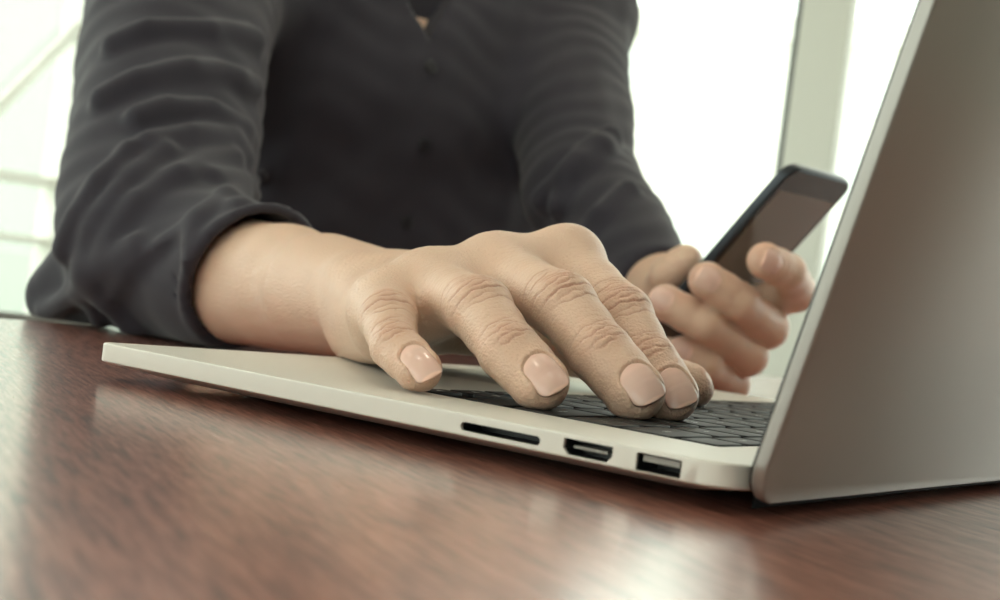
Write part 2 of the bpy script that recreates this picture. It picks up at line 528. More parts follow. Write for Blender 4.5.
# port linings, a hair inside their openings
def shrink(pts, d):
    cx = sum(p[0] for p in pts) / len(pts); cz = sum(p[1] for p in pts) / len(pts)
    return [(x + (cx - x) * d, z + (cz - z) * d) for x, z in pts]
def lining(name, pts, depth):
    pp = shrink(pts, .012)
    me = loft([[(x, -.0009, z) for x, z in pp], [(x, -depth, z) for x, z in pp]], name, False, False)
    bm = bmesh.new(); bm.from_mesh(me)
    vs = [v for v in bm.verts if v.co.y < -depth + 1e-5]
    bmesh.ops.contextual_create(bm, geom=vs)
    bm.to_mesh(me); bm.free()
    return link(name, me, M_dark, laptop)
lining('card_slot', SD, .0095)
h_ = lining('display_port', HD, .0085)
box('contact_tongue', (.0428, -.0085, .0088), (.0532, -.0016, .0095), M_tongue, h_)
u_ = lining('data_port', US, .0115)
box('contact_tongue', (.0215, -.0115, .0091), (.0320, -.0014, .0106), M_tongue, u_)
# rubber feet and black belly seam
for fx, fy in ((.036, -.046), (.212, -.046), (.036, -.313), (.212, -.313)):
    link('foot', loft([[(fx + r * math.cos(a), fy + r * math.sin(a), z) for a in [2 * math.pi * i / 20 for i in range(20)]] for r, z in ((.0075, 0.0), (.0085, .0006), (.0085, .0016))], 'foot'), M_black, laptop)
# trackpad
link('trackpad', prism(rrect(.1543, .2307, -.2317, -.1273, .0028, 4), DZ - .0003, DZ - .00008, 'trackpad'), mat('trackpad_glass', (196, 197, 188), .3, metal=.3), laptop)
link('keyboard_tray', prism(rrect(KX0 + .0002, KX1 - .0002, KY0 + .0002, KY1 - .0002, .002, 4), DZ - .00125, DZ - .0011, 'keyboard_tray'), M_well, laptop)
# hinge barrel and lid
tube('hinge', [(.0040, -.045, .0074), (.0040, -.314, .0074)], .0026, M_black, laptop, 16)
tilt = math.radians(12.9)
ux = Vector((-math.sin(tilt), 0, math.cos(tilt)))       # up along the lid
nx_ = Vector((-math.cos(tilt), 0, -math.sin(tilt)))     # outward from the user
org = Vector((.0034, 0, .0046))
def lid_ring(i, t, r, s0=0.0, s1=.243):
    return [tuple(org + ux * s + Vector((0, y, 0)) + nx_ * t) for s, y in rrect(s0 + i, s1 - i, -LW + i, -i, r, 10)]
lid = link('lid', loft([lid_ring(.0006, .0002, .010), lid_ring(0, .0008, .0105), lid_ring(0, .0033, .0105), lid_ring(.0002, .0037, .0105), lid_ring(.0006, .0040, .010)], 'lid'), M_lid, laptop)
for p in lid.data.polygons: p.use_smooth = True
try: lid.data.set_sharp_from_angle(angle=math.radians(40))
except Exception: pass
tag(lid, 'raised lid with its satin metal back, shaded in colour, turned to the viewer')
link('display', loft([lid_ring(.003, -.0002, .007, .012), lid_ring(.003, .0003, .007, .012)], 'display', False), M_screen, lid)
link('display_seal', loft([lid_ring(.0008, -.0004, .0095), lid_ring(.0008, .0003, .0095)], 'display_seal', False), M_black, lid)
link('hinge_cover', loft([[(x, y, z) for x, z in ((.0012, .0030), (.0056, .0014), (.0056, .0060), (.0016, .0052))] for y in (-.012, -.347)], 'hinge_cover', False), mat('hinge_plastic', (8, 8, 9), .7, spec=.1), laptop)

# keys: function row then five full rows, listed from the rear
U = .0190; G = .0027
rows = []
rows.append((.0318, .0432, [1] * 14, ['esc', 'F1', 'F2', 'F3', 'F4', 'F5', 'F6', 'F7', 'F8', 'F9', 'F10', 'F11', 'F12', '']))
rows.append((.0460, .0626, [1] * 13 + [1.6], list('`1234567890-=') + ['delete']))
rows.append((.0655, .0820, [1.6] + [1] * 13, ['tab'] + list('QWERTYUIOP[]\\')))
rows.append((.0850, .1014, [1.85] + [1] * 11 + [1.85], ['caps lock'] + list("ASDFGHJKL;'") + ['return']))
rows.append((.1044, .1208, [2.4] + [1] * 10 + [2.4], ['shift'] + list('ZXCVBNM,./') + ['shift']))
rows.append((.1238, .1420, [1, 1, 1, 1.25, 5.3, 1.25, 1], ['fn', 'control', 'option', 'command', '', 'command', 'option']))
key_cache = {}
def key_mesh(dx, dy):
    kk = (round(dx, 4), round(dy, 4))
    if kk not in key_cache:
        rr = lambda i, z, r: [(x, y, z) for x, y in rrect(-dx / 2 + i, dx / 2 - i, -dy / 2 + i, dy / 2 - i, r, 4)]
        me = loft([rr(0, -.0010, .0012), rr(0, .0002, .0012), rr(.00012, .00038, .0011), rr(.0004, .00045, .001)], 'key')
        try: me.set_sharp_from_angle(angle=math.radians(50))
        except Exception: pass
        me.materials.append(M_key)
        key_cache[kk] = me
    return key_cache[kk]
leg_cache = {}
def legend_mesh(t):
    if t not in leg_cache:
        cu = bpy.data.curves.new('legend', 'FONT'); cu.body = t; cu.size = .0036 if len(t) == 1 else .0021
        cu.align_x = 'CENTER'; cu.align_y = 'CENTER'; cu.extrude = .00001; cu.resolution_u = 2
        o = bpy.data.objects.new('tmp', cu); COL.objects.link(o)
        dg = bpy.context.evaluated_depsgraph_get(); dg.update()
        me = bpy.data.meshes.new_from_object(o.evaluated_get(dg)); me.name = 'key_legend'
        bpy.data.objects.remove(o); me.materials.clear(); me.materials.append(M_legend)
        leg_cache[t] = me
    return leg_cache[t]
def put_key(x0, x1, y0, y1, t):
    ko = link('key', key_mesh(x1 - x0, y1 - y0), None, laptop, ((x0 + x1) / 2, (y0 + y1) / 2, DZ))
    if t:
        # the user sits at +x, so text reads with +x as down and -y (the user's left) as its start
        lo_ = link('key_legend', legend_mesh(t), None, ko, (0, 0, .00047))
        lo_.rotation_euler = (0, 0, math.radians(90))
for (x0, x1, ws, ts) in rows:
    last = len(ws) == 7
    ya, yb = KY0 + .0008, KY1 - .0008
    if last: yb = KY1 - .0008 - 3 * .0190 - G
    n = len(ws); tot = (yb - ya - G * (n - 1)) / sum(ws)
    y = ya
    for w, t in zip(ws, ts):
        put_key(x0, x1, y, y + tot * w, t); y += tot * w + G
# arrow keys in an upturned T, the rear half under the shift key
ay = KY1 - .0008 - 3 * .0190 + G * .4
aw = (3 * .0190 - 2.4 * G) / 3
put_key(.1335, .1420, ay, ay + aw, '\u25C0'); put_key(.1238, .1322, ay + aw + G, ay + 2 * aw + G, '\u25B2')
put_key(.1335, .1420, ay + aw + G, ay + 2 * aw + G, '\u25BC'); put_key(.1335, .1420, ay + 2 * aw + 2 * G, ay + 3 * aw + 2 * G, '\u25B6')

# ------------------------------------------------------------------ the man (all implicit shapes in mm)
HQ = 0.58       # sampling step of the near hand
class Finger:
    """joint chain MCP, PIP, DIP, tip with a dorsal direction per bone"""
    def __init__(s, J, Rj, dors, nailw=11.0, flat=1.12):
        s.J = [A(*j) for j in J]; s.R = [r * 1.1 for r in Rj]; s.nw = nailw; s.flat = flat
        s.n = []; s.u = []
        for a, b in zip(s.J[:-1], s.J[1:]):
            u = nrm(b - a); d = A(*dors); d = nrm(d - u * (d @ u)); s.u.append(u); s.n.append(d)
        s.bb = (np.min(s.J, 0) - 16, np.max(s.J, 0) + 16)
        s.T = s.J[3] + s.u[2] * 3.0; s.s_ = np.cross(s.u[2], s.n[2])
    def raw(s, p):
        J, Rr = s.J, s.R
        m0 = (J[0] + J[1]) / 2; m1 = (J[1] + J[2]) / 2; m2 = (J[2] + J[3]) / 2
        d = cone(p, J[0], m0, Rr[0], Rr[1] * .97, s.n[0], 1.03)
        d = smin(d, cone(p, m0, J[1], Rr[1] * .93, Rr[1], s.n[0], 1.03), 2.5)
        d = smin(d, cone(p, J[1], m1, Rr[1], (Rr[1] + Rr[2]) * .478, s.n[1], 1.05), 2.2)
        d = smin(d, cone(p, m1, J[2], (Rr[1] + Rr[2]) * .47, Rr[2], s.n[1], 1.06), 2.0)
        d = smin(d, cone(p, J[2], m2, Rr[2], Rr[2] * .97, s.n[2], s.flat), 2.0)
        # distal pulp, fuller on the palm side
        d = smin(d, cone(p, m2, J[3] - s.n[2] * .3, Rr[2] * .96, Rr[3], s.n[2], s.flat), 2.0)
        d = smin(d, ball(p, J[3] + s.u[2] * .8 - s.n[2] * 1.0, Rr[3] * .92), 2.0)
        return d
    def nailmask(s, p):
        q = p - s.T
        a = q @ s.u[2]; b = q @ s.s_; h = q @ s.n[2]
        hw = s.nw / 2
        # rounded rectangle: proximal end round, distal end open over the tip
        qa = np.abs(a - .6) - (7.5 - hw * .75); qb = np.abs(b) - hw * .25
        rr = np.sqrt(np.maximum(qa, 0) ** 2 + np.maximum(qb, 0) ** 2) + np.minimum(np.maximum(qa, qb), 0) - hw * .75
        return rr, a, b, h
    def skin(s, p):
        d = s.raw(p)
        near = np.abs(d) < 4
        if near.any():
            pp = p[near]; rr, a, b, h = s.nailmask(pp)
            m = np.clip(-rr / .7 + .3, 0, 1) * np.clip((h - 1.0) / 1.5, 0, 1)
            rim = np.exp(-((rr - .9) / .8) ** 2) * np.clip((h - 1) / 1.5, 0, 1) * np.clip((5.5 - a) / 3, 0, 1)
            tipfold = np.exp(-((a - 8.3) / .5) ** 2) * 0
            d[near] += .62 * m - .38 * rim + tipfold
        return d
    def wrinkle(s, V, Nv):
        """outward displacement from the knuckle creases"""
        out = np.zeros(len(V)); red = np.zeros(len(V))
        for j, cs, amp, ww in ((1, (-10.5, -8.2, -5.6, -3.3, -1.2, 1.0, 3.2, 5.7, 8.4, 11), .85, .44), (2, (-6.4, -4.4, -2.3, -.4, 1.6, 3.9), .66, .4)):
            u = nrm(s.u[j - 1] + s.u[j]); n = nrm(s.n[j - 1] + s.n[j]); sd = np.cross(u, n)
            q = V - s.J[j]
            a = q @ u; b = q @ sd; c = q @ n
            w = np.clip((Nv @ n - .05) / .5, 0, 1) * np.exp(-(a / 15) ** 4) * np.clip((s.R[j] + 5 - np.sqrt(b * b + c * c)) / 3, 0, 1) * (c > 0)
            rw = s.R[j]
            for k, c0 in enumerate(cs):
                wob = .55 * np.sin(b * .55 + k * 2.1 + j) + .3 * np.sin(b * 1.3 + k * 4.7)
                ln = c0 * (1 - .30 * (b / rw) ** 2) + wob * .7
                side = rw * (.62 + .25 * math.sin(k * 2.7 + j * 1.3))
                off = 1.6 * math.sin(k * 3.9 + j)
                fall = np.exp(-((b - off) / side) ** 4)
                dpt = amp * (.55 + .45 * math.sin(k * 1.9 + .6) ** 2)
                out -= w * dpt * fall * np.exp(-((a - ln) / ww) ** 2)
                out += w * dpt * .35 * fall * np.exp(-((a - ln - 1.1) / .8) ** 2)
            red += np.clip((Nv @ n), 0, 1) * np.exp(-(a / 7) ** 2 - (b / 8) ** 2) * (c > 0) * np.exp(-(np.maximum(c - s.R[j] - 2, 0)))
        for k in (0, 1, 2):
            a_ = (V - s.J[k]) @ s.u[k]; b_ = (V - s.J[k]) @ np.cross(s.u[k], s.n[k]); ln = np.linalg.norm(s.J[k + 1] - s.J[k])
            w = np.clip((Nv @ s.n[k] - .1) / .5, 0, 1) * np.clip((a_ - 6) / 4, 0, 1) * np.clip((ln - 1 - a_) / 4, 0, 1) * ((k < 2) | (a_ < 8))
            ph = a_ * 2.9 + 1.3 * np.sin(b_ * .45 + k) + .9 * np.sin(b_ * 1.1 + a_ * .4)
            out -= w * .10 * np.maximum(np.sin(ph), -.2) * (.6 + .4 * np.sin(b_ * .9 + a_ * 1.7))
        q = V - s.T
        red += 1.0 * np.exp(-((q @ q.T).diagonal() if len(V) < 2 else (q * q).sum(1)) / 200.0)
        return out, red

def nail_mesh(f, name, lift=.42):
    """a curved nail plate laid on the finger's dorsal surface"""
    na, nb_ = 22, 18
    hw = f.nw / 2
    pts = []; cols = []
    a0, a1 = -6.6, 7.4
    for i in range(na + 1):
        a = a0 + (a1 - a0) * i / na
        # half width at a (round cuticle, gently round free edge)
        t0 = (a - a0) / (hw * .72); t1 = (a1 - a) / (hw * .62)
        w = hw * math.sqrt(max(0, 1 - (1 - min(1, t0)) ** 2)) * (math.sqrt(max(0, 1 - (1 - min(1, t1)) ** 2)) ** .8)
        w = max(w, hw * .12)
        for j in range(nb_ + 1):
            b = w * (2 * j / nb_ - 1)
            pts.append((a, b))
            cols.append(a)
    P = np.array(pts)
    base = f.T + np.outer(P[:, 0], f.u[2]) + np.outer(P[:, 1], f.s_)
    h = np.full(len(P), 12.0)
    for _ in range(40):
        d = f.raw(base + np.outer(h, f.n[2])); h -= np.clip(d, -2, 2) * .8
    H = h.reshape(na + 1, nb_ + 1)
    av = P[:, 0].reshape(na + 1, nb_ + 1)
    # nails stay straighter than the pulp towards the free edge
    i0 = int(na * .5)
    jc = nb_ // 2
    row = H[i0].copy(); c0 = H[i0, jc]; sl = (H[i0, jc] - H[i0 - 5, jc]) / (av[i0, jc] - av[i0 - 5, jc])
    for i in range(i0 + 1, na + 1):
        t_ = av[i, jc] - av[i0, jc]
        hc = max(c0 + min(sl, 0) * t_ - .034 * t_ * t_, H[i, jc] + .25)
        pb = P[:, 1].reshape(na + 1, nb_ + 1)
        H[i] = np.interp(pb[i], pb[i0], row) + hc - c0
    edge = np.abs(P[:, 1]).reshape(na + 1, nb_ + 1) / hw
    top = base + np.outer((H - .28 * edge ** 3 + lift - .5).ravel(), f.n[2])
    bot = top - f.n[2] * .75
    V = np.concatenate([top, bot]); Q = []
    W = nb_ + 1; M = len(top)
    for i in range(na):
        for j in range(nb_):
            a_, b_, c_, d_2 = i * W + j, i * W + j + 1, (i + 1) * W + j + 1, (i + 1) * W + j
            Q.append((a_, d_2, c_, b_)); Q.append((a_ + M, b_ + M, c_ + M, d_2 + M))
    rim = [j for j in range(W)] + [i * W + nb_ for i in range(1, na + 1)] + [na * W + j for j in range(nb_ - 1, -1, -1)] + [i * W for i in range(na - 1, 0, -1)]
    for k in range(len(rim)):
        a_, b_ = rim[k], rim[(k + 1) % len(rim)]
        Q.append((a_, b_, b_ + M, a_ + M))
    col = np.ones((len(V), 3))
    aa = np.array(cols * 2)
    fr = np.clip((aa - 6.3) / .5, 0, 1)[:, None]; lun = np.clip((-3.6 - aa) / 1.5, 0, 1)[:, None]
    col = col * (1 - fr) + np.array([1.30, 1.28, 1.22]) * fr
    col = col * (1 + .10 * lun)
    return np_mesh(name, V, np.array(Q), col)

# ---- right hand
UP = (-.10, .42, .90)
def toward(J, k1, k2, kt):
    J = [A(*j) for j in J]
    for i, k in ((1, k1), (2, k2), (3, kt)):
        J[i] = J[i] + nrm(CAM_P * 1000 - J[i]) * k
    return J
RF = [Finger(toward([(181, -68, 37), (163, -49, 34), (149, -38, 25.5), (133, -31, 20.5)], 3, 4, -1), [10.3, 8.8, 7.2, 6.7], (-.40, .66, .62), 9.4),
      Finger(toward([(177, -86, 46), (138, -66, 41), (117, -57, 29), (99, -49, 21.8)], 5, 7, -2), [11.5, 10.2, 9.0, 8.6], (-.26, .62, .74), 11.4),
      Finger(toward([(164, -108, 55), (122, -92, 46), (100, -86, 31.5), (81, -77, 22.2)], 5, 7.5, -2), [12, 10.6, 9.5, 9.1], (-.24, .60, .76), 12.6),
      Finger(toward([(148, -131, 62.5), (113, -117, 45), (95, -109, 30), (80, -99, 21.8)], 5, 7, -2), [11.5, 10.2, 9.2, 8.8], (-.24, .58, .78), 11.8)]
THUMB = Finger([(188, -174, 30), (156, -184, 26), (138, -189, 23), (121, -192, 21)], [12, 10, 9.2, 8.4], (-.2, -.7, .7), 13)
WR = A(243, -147, 37)
wax = nrm(A(181, -66, 41) - A(151, -131, 62))      # across the hand, index to little finger
fwd_h = nrm(A(165, -107, 58) - WR)
dn = nrm(np.cross(wax, fwd_h)); dn = dn if dn[2] > 0 else -dn
wax = nrm(np.cross(fwd_h, dn)); wax = wax if wax[1] > 0 else -wax
ELB = A(474, -214, 43)
fax = nrm(WR - ELB); fup = nrm(A(0, .12, 1) - fax * (A(0, .12, 1) @ fax))
def palm(p):
    d = None
    for f, o, r0, r1 in ((RF[0], 17, 12, 10.2), (RF[1], 6.5, 13, 11), (RF[2], -5.5, 13.5, 11.6), (RF[3], -16, 13, 11.2)):
        c = cone(p, WR + wax * o + dn * 3, f.J[0] - dn * 1.0, r0, r1)
        d = c if d is None else smin(d, c, 11)
    for i_ in range(3):
        a_ = RF[i_].J[0] * .74 + RF[i_].J[1] * .26 - dn * 2.5; b_ = RF[i_ + 1].J[0] * .74 + RF[i_ + 1].J[1] * .26 - dn * 2.5
        kk_ = 3.5 if i_ == 2 else 0
        d = smin(d, cone(p, a_ - dn * kk_, b_ - dn * kk_, 9.4 - kk_ * .4, 9.4 - kk_ * .4), 8 - kk_)
        d = smin(d, cone(p, RF[i_].J[0] - dn * 1.5, RF[i_ + 1].J[0] - dn * 1.5, 11, 11), 8)
        d = smin(d, cone(p, (RF[i_].J[0] + RF[i_+1].J[0]) / 2 - dn * 3, WR - dn * 3, 12, 14), 10)
    d = smin(d, cone(p, WR + wax * 19 - dn * 9, A(186, -76, 28), 13, 11), 9)           # outer heel of the palm
    d = smin(d, cone(p, WR - wax * 14 - dn * 8, A(188, -168, 33), 14, 12), 9)           # thumb heel
    for f, r in zip(RF, (10.2, 10.8, 11.6, 11.6)):
        d = smin(d, ball(p, f.J[0] + dn * 1.2, r), 7)                                   # knuckle heads
    return d
def forearm(p):
    a = cone(p, WR - fax * 6, WR - fax * 95, 20.5, 24, fup, 1.0)
    w = cone(p, WR + np.cross(fax, fup) * 7, WR - fax * 60 + np.cross(fax, fup) * 5, 19, 25)
    w2 = cone(p, WR - np.cross(fax, fup) * 7, WR - fax * 60 - np.cross(fax, fup) * 5, 19, 25)
    b_ = cone(p, WR - fax * 95, ELB + fax * 30, 26, 34)
    b2 = cone(p, WR - fax * 30 - fup * 5, ELB + fax * 60 - fup * 13, 19, 25)
    d = smin(smin(smin(smin(a, w, 6), w2, 6), b_, 14), b2, 10)
    d = smin(d, ball(p, WR + np.cross(fax, fup) * 15 * (1 if np.cross(fax, fup)[1] > 0 else -1) + fup * 9 - fax * 14, 9.5), 8)
    return d
def arm_r(p):
    pm = palm(p)
    d = smin(pm, forearm(p), 11)
    fs = np.full(len(p), 1e3)
    for f in RF + [THUMB]:
        m = ((p > f.bb[0] - 12) & (p < f.bb[1] + 12)).all(1)
        out = np.full(len(p), 1e3)
        if m.any():
            v = f.skin(p[m]); out[m] = v
        fs = np.minimum(fs, smin(out, pm, 5.5))
    d = smin(np.minimum(d, fs), d, 2)
    # web folds between the finger roots
    floor_ = np.where(p[:, 0] < 247, 12.75, .3)
    return smax(d, floor_ - p[:, 2], 1.2)
V, Q = surface(arm_r, (66, -262, -1), (452, -16, 112), HQ)
Nv = grad(arm_r, V, .5); Nv /= np.maximum(np.linalg.norm(Nv, axis=1, keepdims=True), 1e-6)
disp = np.zeros(len(V)); red = np.zeros(len(V))
for f in RF + [THUMB]:
    m = ((V > f.bb[0] - 4) & (V < f.bb[1] + 4)).all(1)
    # a crease belongs only to the finger whose surface this is
    own = np.abs(f.skin(V[m])) < 1.2
    w_, r__ = f.wrinkle(V[m], Nv[m])
    disp[m] += w_ * own; red[m] = np.maximum(red[m], r__ * own)
# fine criss-cross lines and low tendons on the back of the hand
q = V - WR
along = q @ fwd_h; across = q @ wax
back = np.clip(Nv @ dn, 0, 1) * (along > -10) * (along < 95)
disp += back * .10 * (np.sin(along * 1.9 + 2.0 * np.sin(across * .35)) * np.sin(across * .8 + along * .5))
V = V + Nv * disp[:, None]
mott = .5 + .5 * np.sin(V[:, 0] * .21 + 2 * np.sin(V[:, 1] * .17)) * np.sin(V[:, 2] * .23 + V[:, 1] * .11)
red = np.clip(red, 0, 1.2)
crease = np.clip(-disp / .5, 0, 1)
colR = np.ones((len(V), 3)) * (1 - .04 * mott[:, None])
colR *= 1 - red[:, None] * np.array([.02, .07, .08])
colR *= 1 - crease[:, None] * np.array([.28, .42, .44])  # shade inside the creases painted into the skin tint
bodyV, bodyQ, bodyC = [V], [Q], [colR]

# ---- left hand holding the phone
def PT(u, v, d):      # a point at photo pixel (u, v), d metres deep, in mm (measured off the photograph)
    dr = CAM_R.T @ np.array([u - 500, v - 300, F_PX]) / F_PX
    return (CAM_P + dr * d) * 1000
LF = [Finger([PT(748, 308, .855), PT(796, 292, .820), PT(788, 272, .790), PT(766, 261, .775)], [11.5, 11, 9.8, 9.4], tuple(PT(770, 240, .70) - PT(780, 262, .79)), 13),
      Finger([PT(728, 338, .855), PT(768, 328, .815), PT(740, 302, .787), PT(708, 281, .781)], [12, 11.3, 10.2, 9.8], tuple(PT(735, 270, .70) - PT(745, 302, .79)), 13.5),
      Finger([PT(708, 358, .855), PT(748, 356, .815), PT(706, 324, .790), PT(666, 303, .793)], [12, 11, 10, 9.6], tuple(PT(705, 290, .70) - PT(715, 322, .79)), 13),
      Finger([PT(698, 382, .86), PT(732, 384, .825), PT(706, 366, .80), PT(684, 352, .80)], [11, 10, 9, 8.4], tuple(PT(700, 330, .70) - PT(710, 365, .79)), 10)]
WL = PT(672, 304, .905); EL_ = PT(588, 196, 1.07)
LT = Finger([PT(690, 305, .885), PT(664, 288, .868), PT(668, 274, .852), PT(684, 262, .845)], [15, 12, 11, 10], tuple(PT(640, 200, .8) - PT(668, 270, .83)), 12)
def arm_l(p):
    d = cone(p, WL, EL_, 24, 34)
    pm = None
    for f in LF:
        c = cone(p, WL, f.J[0], 17, 12.5); pm = c if pm is None else smin(pm, c, 9)
    d = smin(d, pm, 12)
    out = d
    for f in LF + [LT]:
        m = ((p > f.bb[0] - 14) & (p < f.bb[1] + 14)).all(1)
        o = np.full(len(p), 1e3)
        if m.any(): o[m] = f.skin(p[m])
        out = np.minimum(out, smin(o, d, 6))
    return smax(out, .4 - p[:, 2], 1.5)
lo = np.min([j for f in LF + [LT] for j in f.J] + [WL, EL_], 0) - 45; hi = np.max([j for f in LF + [LT] for j in f.J] + [WL, EL_], 0) + 45
V2, Q2 = surface(arm_l, lo, hi, 1.6)
c2 = np.ones((len(V2), 3))
for f in LF:
    c2 *= 1 - np.exp(-((V2 - f.T) ** 2).sum(1) / 160.0)[:, None] * np.array([.02, .14, .14])
bodyV.append(V2); bodyQ.append(Q2); bodyC.append(c2)

# ---- torso, neck and head (mostly under the shirt and above the frame)
FD = nrm(A(-.955, .30, 0)); SD_ = A(-FD[1], FD[0], 0)
SD_ = SD_ if SD_[1] > 0 else -SD_                      # towards his right shoulder
CH = A(676, -578, 165)
SR = A(668, -366, 262); SL = CH - SD_ * 185 + A(-20, 0, 150)
PEL = A(838, -640, -215)
NB = CH + A(18, 0, 168) - FD * 20
HD_ = NB + A(-45, 12, 178)
ER, EL2 = ELB, EL_
def torso(p, g=0.0):
    d = cone(p, CH + A(0, 0, 20) - SD_ * 62, CH + A(0, 0, 20) + SD_ * 62, 108 + g, 108 + g)
    d = smin(d, cone(p, CH + A(0, 0, 90) - SD_ * 70, CH + A(0, 0, 90) + SD_ * 70, 96 + g, 96 + g), 30)
    d = smin(d, cone(p, CH, PEL + A(-40, 10, 30), 128 + g, 138 + g, FD, 1.15), 40)
    d = smin(d, cone(p, PEL - SD_ * 60, PEL + SD_ * 60, 125 + g, 125 + g), 40)
    d = smin(d, cone(p, CH + A(-5, 0, -75) - SD_ * 85, CH + A(0, 0, -75) + SD_ * 60, 105 + g, 105 + g), 30)
    d = smin(d, cone(p, NB + A(0, 0, -45), SR, 72 + g, 58 + g), 28)
    d = smin(d, cone(p, NB + A(0, 0, -45), SL, 72 + g, 60 + g), 28)
    return d
def head(p):
    d = ellip(p, HD_ + A(0, 0, 18), A(92, 78, 100))
    d = smin(d, ellip(p, HD_ + FD * 34 + A(0, 0, -38), A(58, 55, 62)), 22)
    d = smin(d, cone(p, HD_ + FD * 92 + A(0, 0, 8), HD_ + FD * 108 + A(0, 0, -20), 9, 13), 9)       # nose
    d = smin(d, cone(p, HD_ + FD * 82 + A(0, 0, -52) - SD_ * 18, HD_ + FD * 82 + A(0, 0, -52) + SD_ * 18, 7, 7), 5)   # lips
    d = smin(d, ball(p, HD_ + FD * 76 + A(0, 0, -82), 20), 14)                                       # chin
    for sg in (-1, 1):
        d = smax(d, -(ball(p, HD_ + FD * 94 + SD_ * 31 * sg + A(0, 0, 16), 17)), 9)                   # eye socket
        d = smin(d, ball(p, HD_ + FD * 72 + SD_ * 30 * sg + A(0, 0, 15), 15), 3)
        d = smin(d, ellip(p, HD_ + SD_ * 78 * sg + A(4, 0, 0), A(16, 9, 30)), 5)                      # ear
    return d
def body_core(p):
    d = smin(torso(p, -8), cone(p, NB + A(0, 0, -30), HD_ + A(20, 0, -40), 58, 54), 22)
    d = smin(d, head(p), 16)
    d = smin(d, cone(p, SR, ER + A(10, 5, 20), 46, 38), 20)
    d = smin(d, cone(p, SL, EL2, 44, 32), 20)
    return d
V3, Q3 = surface(body_core, (430, -860, -370), (990, -140, 640), 7)
bodyV.append(V3); bodyQ.append(Q3); bodyC.append(np.ones((len(V3), 3)))
off = np.cumsum([0] + [len(v) for v in bodyV])
BV = np.concatenate(bodyV); BQ = np.concatenate([q_ + o_ for q_, o_ in zip(bodyQ, off)]); BC = np.concatenate(bodyC)

def tinted(m, rgb):
    at = N(m, 'ShaderNodeVertexColor'); at.layer_name = 'tint'
    mx = N(m, 'ShaderNodeMix'); mx.data_type = 'RGBA'; mx.blend_type = 'MULTIPLY'
    mx.inputs[0].default_value = 1.0
    mx.inputs[6].default_value = (*s2l(rgb), 1)
    L(m, at.outputs[0], mx.inputs[7])
    L(m, mx.outputs[2], m.node_tree.nodes['Principled BSDF'].inputs['Base Color'])
    return m
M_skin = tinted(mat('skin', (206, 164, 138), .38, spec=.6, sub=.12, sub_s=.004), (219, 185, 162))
c1 = add_noise_bump(M_skin, 900, .75, .0004, 6)
add_noise_bump(M_skin, 1100, .55, .0004, kind='voronoi', chain=c1)
M_nail = tinted(mat('fingernail', (226, 188, 170), .24, spec=.5, sub=.1, sub_s=.002, coat=.1), (230, 192, 178))
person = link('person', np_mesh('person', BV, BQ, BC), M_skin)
tag(person, 'man in a dark shirt typing with one hand and holding a phone', 'person')
for f in RF + LF:
    nl = link('fingernail', nail_mesh(f, 'fingernail'), M_nail, person)

# ---- shirt
M_shirt = mat('shirt_cotton', (54, 52, 61), .82, spec=.25)
M_shirt.node_tree.nodes['Principled BSDF'].inputs['Sheen Weight'].default_value = .12
cc = add_noise_bump(M_shirt, 1800, .25, .0004, 2, (1, 1, 1))
CUFF = ELB + fax * 112          # where the rolled sleeve ends
CN = nrm(fax - .42 * fup)
def sleeve_r(p):
    d = cone(p, SR, ER + A(6, 6, 16), 70, 52)
    d = smin(d, cone(p, ER + A(-6, 0, 2), CUFF + fax * 10, 50, 34.5), 20)
    d = smin(d, cone(p, PT(68, 294, .81), ER + A(10, 10, 6), 23, 42), 6)
    return d
def sleeve_l(p):
    d = cone(p, SL, EL2 + A(6, 0, 0), 60, 44)
    d = smin(d, cone(p, EL2, WL + nrm(EL2 - WL) * 26, 45, 29), 14)
    return d
def shirt0(p):
    d = torso(p, 10)
    d = smin(d, sleeve_r(p), 26)
    d = smin(d, sleeve_l(p), 26)
    d = smin(d, cone(p, NB + A(0, 0, -10), NB + A(-2, 0, 18), 74, 68), 20)     # collar stand
    return d
CO = CAM_P * 1000
def on_shirt(u, v):
    dr = CAM_R.T @ np.array([u - 500, v - 300, F_PX]); dr /= np.linalg.norm(dr)
    return march(shirt0, CO + dr * 400, dr)
FOLDS = []      # (points on the cloth, radius, sink)
def fold(px, r=6.0, sink=1.0):
    pts = [on_shirt(*q_) for q_ in px]
    pts = [q_ for q_ in pts if q_ is not None]
    if len(pts) > 1: FOLDS.append((pts, r, sink))
# creases of the rolled sleeve, radiating from the inside of the elbow
fold([(262, 176), (225, 196), (200, 222), (192, 262), (200, 300), (205, 330)], 6)
fold([(200, 222), (165, 240), (130, 270), (110, 300)], 6)
fold([(240, 205), (215, 235), (205, 270), (215, 310)], 4)
fold([(130, 150), (100, 180), (78, 215), (66, 250)], 8)
fold([(165, 150), (120, 190), (95, 230), (85, 275), (100, 320)], 7)
fold([(230, 160), (180, 175), (140, 200), (112, 240), (100, 280)], 7)
fold([(90, 270), (105, 300), (135, 330)], 8)
fold([(48, 310), (80, 290), (110, 268), (140, 246)], 7)
fold([(240, 130), (210, 110), (170, 108), (140, 118)], 9)
fold([(242, 160), (230, 140), (190, 132), (150, 140)], 8)
fold([(250, 88), (235, 80), (190, 70), (140, 80), (105, 100)], 10)
fold([(250, 40), (210, 30), (150, 30), (115, 45)], 10)
fold([(255, 196), (240, 182), (215, 178)], 6)
fold([(600, 150), (570, 175), (545, 200)], 12)
fold([(640, 130), (610, 140), (580, 165), (560, 205)], 12)
fold([(630, 190), (600, 215), (585, 240)], 10)
